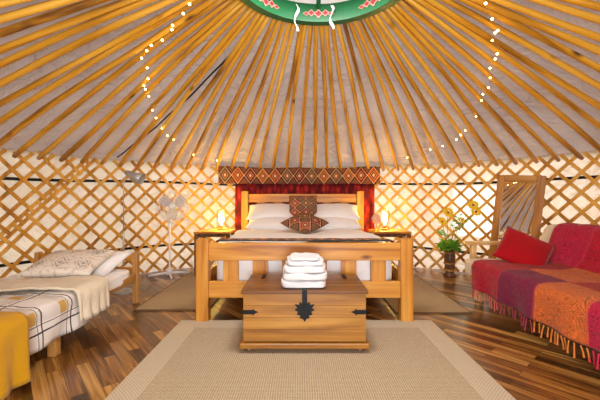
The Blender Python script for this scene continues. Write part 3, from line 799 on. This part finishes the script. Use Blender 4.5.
build('bulb', tube(bmesh.new(), [p+d*0.04, p+d*0.09, p+d*0.12], [0.015, 0.026, 0.01], 12), M['white_plastic'], rl, smooth=True)

# ------------------------------------------------------------------ mirror
mpos = math.atan2(2.17-CX, 3.57-CY); maz = math.radians(48)
ux = Vector((math.cos(maz), -math.sin(maz), 0)); rad_ = Vector((math.sin(maz), math.cos(maz), 0))
lean = math.radians(6.5)
mh, mw, fw = 1.20, 0.45, 0.074
base = pol(mpos, R-0.36, 0.0)
mr = thing('leaning_mirror', 'tall mirror in a wide pine frame leaning on the lattice behind the sofa', 'mirror', base)
upv = (Vector((0, 0, 1))*math.cos(lean)+rad_*math.sin(lean))
nrm = ux.cross(upv)     # faces
mr.rotation_euler = (Matrix((ux, upv.cross(ux), upv)).transposed() @ Euler((0, math.radians(4), 0)).to_matrix()).to_euler()
for s in (-1, 1): build('frame_stile', B((s*(mw-fw)/2, 0, mh/2), (fw, 0.035, mh), 0.008), M['frameZ'], mr)
build('frame_top_rail', B((0, 0, mh-fw/2), (mw-2*fw, 0.035, fw), 0.006), M['chestX'], mr)
build('frame_bottom_rail', B((0, 0, fw/2), (mw-2*fw, 0.035, fw), 0.006), M['chestX'], mr)
build('mirror_glass', B((0, 0.0, mh/2), (mw-2*fw+0.01, 0.008, mh-2*fw+0.01)), M['mirror'], mr)

# ------------------------------------------------------------------ vase and flowers
vx, vy = 1.81, 4.10
vs_ = thing('floor_vase', 'tall dark carved wooden vase on the floor near the mirror', 'vase', (vx, vy, 0))
build('body', L([(0, 0), (0.075, 0), (0.078, 0.02), (0.05, 0.045), (0.045, 0.07), (0.06, 0.10), (0.055, 0.14), (0.062, 0.18), (0.066, 0.24), (0.058, 0.30), (0.070, 0.345), (0.078, 0.36), (0.066, 0.36), (0.055, 0.31), (0.0, 0.30)], 20), M['darkwood'], vs_, smooth=True)
for z in (0.08, 0.16, 0.29):
    build('carved_band', L([(0.058, z-0.012), (0.070, z-0.008), (0.070, z+0.008), (0.058, z+0.012)], 20), M['chestX'], vs_, label='lighter carved ring')
fbm_ = bmesh.new(); rnd = random.Random(3)
for k in range(70):
    a = rnd.uniform(0, 2*PI); el = rnd.uniform(0.05, 0.95); l = rnd.uniform(0.10, 0.19)
    p0 = Vector((0.02*math.cos(a), 0.02*math.sin(a), 0.34)); dv_ = Vector((math.cos(a)*math.cos(el), math.sin(a)*math.cos(el), math.sin(el)))
    p1 = p0+dv_*l; sd = dv_.cross(Vector((0, 0, 1))).normalized()*rnd.uniform(0.026, 0.046); drp = Vector((0, 0, -0.05*math.cos(el)))
    q = [p0, p0+dv_*l*0.35+sd*0.6, p0+dv_*l*0.65+sd, p1+drp*0.6, p0+dv_*l*0.65-sd, p0+dv_*l*0.35-sd*0.6]
    fbm_.faces.new([fbm_.verts.new(x) for x in q])
o = build('green_foliage', fbm_, M['leaf'], loc=(vx, vy, 0)); solid(o, 0.0015)
tag(o, 'bushy bright green leaves filling the neck of the wooden vase', 'foliage')
def flower(tip, lab, s=0.055):
    s *= 1.35
    t = thing('yellow_flower', lab, 'flower', (vx, vy, 0.31), group='yellow flowers in the wooden vase')
    tp = Vector(tip)-Vector((vx, vy, 0.31))
    build('stem', T([(0, 0, 0), tp*0.5+Vector((-0.02, 0, 0.05)), tp], [0.004, 0.0035, 0.003], 6), M['stem'], t, smooth=True)
    bm = bmesh.new(); n = 11
    for k in range(n):
        a = 2*PI*k/n; c, q = math.cos(a), math.sin(a)
        ps = [(0.2, 0.0), (0.6, 0.24), (1.0, 0.0), (0.6, -0.24)]
        bm.faces.new([bm.verts.new((s*(r*c-w*q), s*(r*q+w*c), 0.012*math.sin(r*2))) for r, w in ps])
    rot = Euler((math.radians(55), 0, rnd.uniform(-0.6, 0.6)))
    pe = build('petals', bm, M['petal'], t, loc=tp, rot=rot); solid(pe, 0.002)
    build('flower_centre', L([(0, 0.004), (0.17*s, 0.004), (0.14*s, 0.014), (0, 0.018)], 12), M['eye'], t, loc=tp, rot=rot)
flower((vx-0.02, vy, 0.77), 'yellow flower above the vase, higher of the two on the left', 0.06)
flower((vx-0.09, vy, 0.66), 'yellow flower leaning out low over the left of the vase', 0.05)
flower((vx+0.26, vy-0.05, 0.86), 'yellow flower on the longest stem, highest over the right side', 0.055)
flower((vx+0.29, vy-0.05, 0.78), 'yellow flower just below the highest one on the right side', 0.055)
flower((vx+0.13, vy-0.02, 0.68), 'small yellow flower halfway between the left pair and the right pair', 0.035)
for k, (dx, z, lab) in enumerate([(0.10, 0.74, 'thin leafy sprig between the yellow flowers'), (0.20, 0.70, 'thin leafy sprig arching right below the highest flowers'), (-0.13, 0.55, 'thin leafy sprig drooping left of the vase')]):
    t = thing('leafy_sprig', lab, 'sprig', (vx, vy, 0.31), group='leafy sprigs in the wooden vase')
    tp = Vector((dx, -0.03, z-0.31)); pts = [Vector((0, 0, 0)), tp*0.5+Vector((-0.01, 0, 0.06)), tp]
    build('stem', T(pts, 0.003, 6), M['stem'], t, smooth=True)
    bm = bmesh.new()
    for i in range(7):
        f = 0.4+0.1*i; c = pts[1].lerp(pts[2], (f-0.4)/0.6); s = (-1)**i
        e_ = c+Vector((s*0.05, 0.01, 0.012)); m_ = (c+e_)/2
        bm.faces.new([bm.verts.new(x) for x in (c, m_+Vector((0, 0, 0.014)), e_, m_-Vector((0, 0, 0.014)))])
    o = build('leaves', bm, M['leaf'], t); solid(o, 0.0015)

# ------------------------------------------------------------------ daybed (left)
DX1, DW = -1.46, 0.92
DX0 = DX1-DW
db = thing('daybed', 'low wooden single daybed along the left wall of the yurt', 'daybed', (0, 0, 0))
def dpart(name, c, s, mat='daybedY', bev=0.005): return build(name, B(c, s, bev), M[mat], db)
YH = 3.06
for x in (DX1-0.02, DX0+0.02):
    dpart('headboard_post', (x-0.0, YH, 0.23), (0.042, 0.055, 0.46), 'daybedZ')
    dpart('side_rail', (x, (YH+1.22)/2, 0.235), (0.028, YH-1.22-0.06, 0.066), 'daybedY')
    dpart('leg', (x-0.0, 2.04, 0.10), (0.05, 0.05, 0.20), 'daybedZ')
    dpart('leg', (x-0.0, 1.67, 0.10), (0.05, 0.05, 0.20), 'daybedZ')
    dpart('leg', (x-0.0, 1.22, 0.13), (0.05, 0.06, 0.26), 'daybedZ')
dpart('headboard_rail', ((DX0+DX1)/2, YH, 0.415), (DW-0.09, 0.03, 0.06), 'pineX')
dpart('headboard_rail', ((DX0+DX1)/2, YH, 0.30), (DW-0.09, 0.03, 0.05), 'pineX')
dpart('end_rail', ((DX0+DX1)/2, 1.22, 0.235), (DW-0.09, 0.028, 0.066), 'pineX')
bm = bmesh.new()
for k in range(12): box(bm, ((DX0+DX1)/2, 1.32+k*0.15, 0.205), (DW-0.07, 0.07, 0.016))
build('slats', bm, M['pineX'], db)
o = build('mattress', puff(DW-0.05, 1.74, 0.115, 14, 12, 0.004, 5), M['linen'], loc=((DX0+DX1)/2+0.02, 2.14, 0.215), smooth=True)
tag(o, 'thin white mattress on the low daybed', 'mattress')
def drape(y0, y1, top, hem, xl, xo, amp, seed, nu=46, nv=40, skew=0.0, uvm=True, fl=0.008):
    """cloth over the daybed: flat on top, hanging over its right side; u across, v along"""
    flat = (DX1+xo-0.045)-xl; dr = top-hem; tot = flat+0.07+dr
    def f(u, v):
        s = u*tot; y = y0+(y1-y0)*v+skew*(1-u)*(1 if True else 0)
        if s < flat: x, z = xl+s, top
        elif s < flat+0.07:
            a = (s-flat)/0.07*PI/2; x, z = xl+flat+0.045*math.sin(a), top-0.045*(1-math.cos(a))
        else: x, z = xl+flat+0.045+fl*math.sin(v*23+seed)*((s-flat-0.07)/dr), top-0.045-(s-flat-0.07)
        k = amp*fbm((x*2+seed, y*2.5, z*2), 2.2)
        return (x+(k if s > flat else 0), y, z+(k if s <= flat else 0))
    bm = grid(f, nu, nv); uv = bm.loops.layers.uv.active
    for fc in bm.faces:
        for l in fc.loops: l[uv].uv = (l[uv].uv[0]*tot, l[uv].uv[1]*(y1-y0))
    return bm
o = build('checked_duvet', drape(1.26, 2.40, 0.348, 0.165, DX0+0.03, 0.045, 0.018, 2.0, skew=-0.02), M['check'], smooth=True); solid(o, 0.012, 1)
tag(o, 'white duvet with a black and ochre windowpane check on the daybed', 'duvet')
o = build('fleece_throw', drape(2.15, 2.46, 0.372, 0.205, DX0+0.05, 0.068, 0.014, 9.0, skew=-0.12, fl=0.012), M['cream'], smooth=True); solid(o, 0.014, 1)
tag(o, 'cream fleece throw folded across the daybed below the pillows', 'throw')
o = build('mustard_blanket', drape(1.18, 1.71, 0.362, 0.07, DX0+0.05, 0.075, 0.012, 4.0, fl=0.015), M['mustard'], smooth=True); solid(o, 0.014, 1)
tag(o, 'mustard yellow wool blanket folded over the near end of the daybed', 'blanket')
pil(0.62, 0.42, 0.13, (-1.80, 2.84, 0.395), Euler((math.radians(20), 0, -0.10)), 'linen', 'plain white pillow against the head of the low daybed', seed=8)
pil(0.52, 0.46, 0.12, (-1.79, 2.64, 0.445), orient((0.97, 0.06, 0), (0.42, 1, 0.24)), 'print', 'cream pillow with faded grey block print on the daybed', seed=9)

# ------------------------------------------------------------------ sofa (right)
sf = thing('sofa_bed', 'pale pine futon sofa along the right wall', 'sofa', (1.62, 3.24, 0))
def sp_(name, c, s, mat='palepine', bev=0.006, rot=None): return build(name, B((c[0]-1.62, c[1]-3.24, c[2]), s, bev, rot), M[mat], sf)
for ye in (3.33, 0.94):
    sp_('leg', (1.65, ye-0.20 if ye > 2 else ye+0.2, 0.115), (0.06, 0.06, 0.23)); sp_('leg', (2.32, ye, 0.25), (0.06, 0.06, 0.50))
    sp_('armrest', (1.99, ye, 0.505), (0.76, 0.085, 0.035), bev=0.012)
    sp_('arm_post', (1.70, ye, 0.35), (0.05, 0.05, 0.29)); sp_('arm_rail', (1.98, ye, 0.25), (0.70, 0.035, 0.07))
for x in (1.66, 2.28): sp_('long_rail', (x, 2.13, 0.20), (0.035, 2.36, 0.06))
bm = bmesh.new()
for k in range(12): box(bm, (1.95-1.62, 3.12-3.24-k*0.18, 0.228), (0.66, 0.06, 0.016))
build('seat_slats', bm, M['palepine'], sf)
fm = thing('futon_mattress', 'cream futon mattress folded into seat and back on the pine sofa', 'mattress', (1.9, 2.15, 0.24))
build('seat_pad', puff(0.78, 2.24, 0.135, 20, 14, 0.005, 1), M['futon'], fm, loc=(1.925-1.9, -0.02, 0), smooth=True)
bk = puff(0.14, 2.14, 0.42, 20, 7, 0.006, 2)
build('back_pad', bk, M['futon'], fm, loc=(2.24-1.9, 0.0, 0.075), rot=Euler((0, math.radians(19), 0)), smooth=True)
# throw: path in x,z
path = [(1.512, 0.160), (1.512, 0.30), (1.514, 0.352), (1.538, 0.388), (1.59, 0.401), (1.80, 0.402), (2.02, 0.398), (2.10, 0.412), (2.155, 0.47), (2.212, 0.60), (2.245, 0.68), (2.28, 0.715), (2.35, 0.728), (2.42, 0.70), (2.45, 0.64), (2.42, 0.50)]
cum = [0]
for a, b in zip(path, path[1:]): cum.append(cum[-1]+math.dist(a, b))
TOT = cum[-1]; TY = 2.99; TLn = 1.9
def on_path(s):
    for i in range(len(path)-1):
        if s <= cum[i+1] or i == len(path)-2:
            t = min(1, (s-cum[i])/(cum[i+1]-cum[i])); return Vector((path[i][0]+(path[i+1][0]-path[i][0])*t, path[i][1]+(path[i+1][1]-path[i][1])*t))
def tf(u, v):
    p = on_path(u*TOT); y = TY-TLn*v
    k = 0.012*fbm((p.x*2, y*2.2, p.y*2), 2.0); drop = max(0, 1-u*TOT/0.2)
    return (p.x-1.62+0.014*math.sin(y*19)*drop-abs(k)*0.6, y-2.99, p.y+abs(k)*0.8)
th = thing('patchwork_throw', 'fringed patchwork throw in crimson, plum and orange covering the sofa', 'throw', (1.62, 2.99, 0))
bm = grid(tf, 90, 90); uv = bm.loops.layers.uv.active
for fc in bm.faces:
    for l in fc.loops: l[uv].uv = (l[uv].uv[0]*TOT, l[uv].uv[1]*TLn)
o = build('cloth', bm, M['throw'], th, smooth=True); solid(o, 0.010, -1)
bm = bmesh.new(); rnd = random.Random(5)
for k in range(62):
    y = -0.015-k*0.032; p = tf(0, -y/TLn); x0 = p[0]
    l = rnd.uniform(0.06, 0.085); dx = rnd.uniform(-0.008, 0.008); dy = rnd.uniform(-0.008, 0.008)
    tube(bm, [(x0, y, 0.155), (x0+dx, y+dy, 0.155-l*0.5), (x0+dx*1.5, y+dy*1.5, 0.155-l)], [0.005, 0.0045, 0.006], 5)
build('fringe', bm, M['fringe'], th)
pil(0.38, 0.36, 0.12, (1.90, 2.88, 0.50), orient((0.34, -0.22, -0.18), (0.10, 0.22, 0.30)), 'redcushion', 'plain bright red cushion lying tilted on the patchwork throw', 'cushion', 'cushion', seed=6, pinch=0.05)

# ------------------------------------------------------------------ fairy lights
def fairy(azr, lab, n):
    t = thing('fairy_lights', lab, 'fairy lights', pol(0, 0, 0)); rnd = random.Random(n)
    pts = []
    for a, r in azr: pts.append(Vector((math.sin(a)*r, math.cos(a)*r, roofz(r)-0.060)))
    den = []
    for a, b in zip(pts, pts[1:]):
        for k in range(4):
            f = k/4; den.append(a.lerp(b, f)+Vector((0, 0, -0.012*math.sin(PI*f)))+Vector((rnd.uniform(-.008, .008),)*3))
    den.append(pts[-1]); build('wire', T(den, 0.0016, 4), M['wire'], t)
    m0 = None
    for k in sorted(q for q in {0, 2, 5, 6, 9, 12, 13, 16, 18, 21, 24, 25, 28, 31, 33, 36, 38, 40, 43, 46} if q < len(den)):
        if m0 is None:
            bm = bmesh.new(); bmesh.ops.create_icosphere(bm, subdivisions=1, radius=0.008); m0 = build('bulb', bm, M['led'], t, loc=den[k], smooth=True)
        else:
            c = m0.copy(); COL.objects.link(c); c.parent = t; c.location = den[k]
AZ = math.radians
def deg(l): return [(AZ(a), r) for a, r in l]
fairy(deg([(-82.5, 0.75), (-77.3, 0.9), (-71.1, 1.02), (-71.0, 1.17), (-68.2, 1.3), (-60.9, 1.44), (-58.8, 1.57), (-54.8, 1.69), (-49.4, 1.91), (-44.4, 2.16), (-39.5, 2.35), (-30.0, 2.7), (-21.2, 2.77)]), 'warm fairy light string winding down the roof poles on the left', 1)
fairy(deg([(89.6, 0.94), (81.6, 1.13), (77.6, 1.13), (71.8, 1.31), (65.5, 1.42), (61.7, 1.58), (57.2, 1.69), (50.8, 1.99), (44.5, 2.25), (42.0, 2.37), (34.4, 2.53), (25.7, 2.73)]), 'warm fairy light string winding down the roof poles on the right', 2)
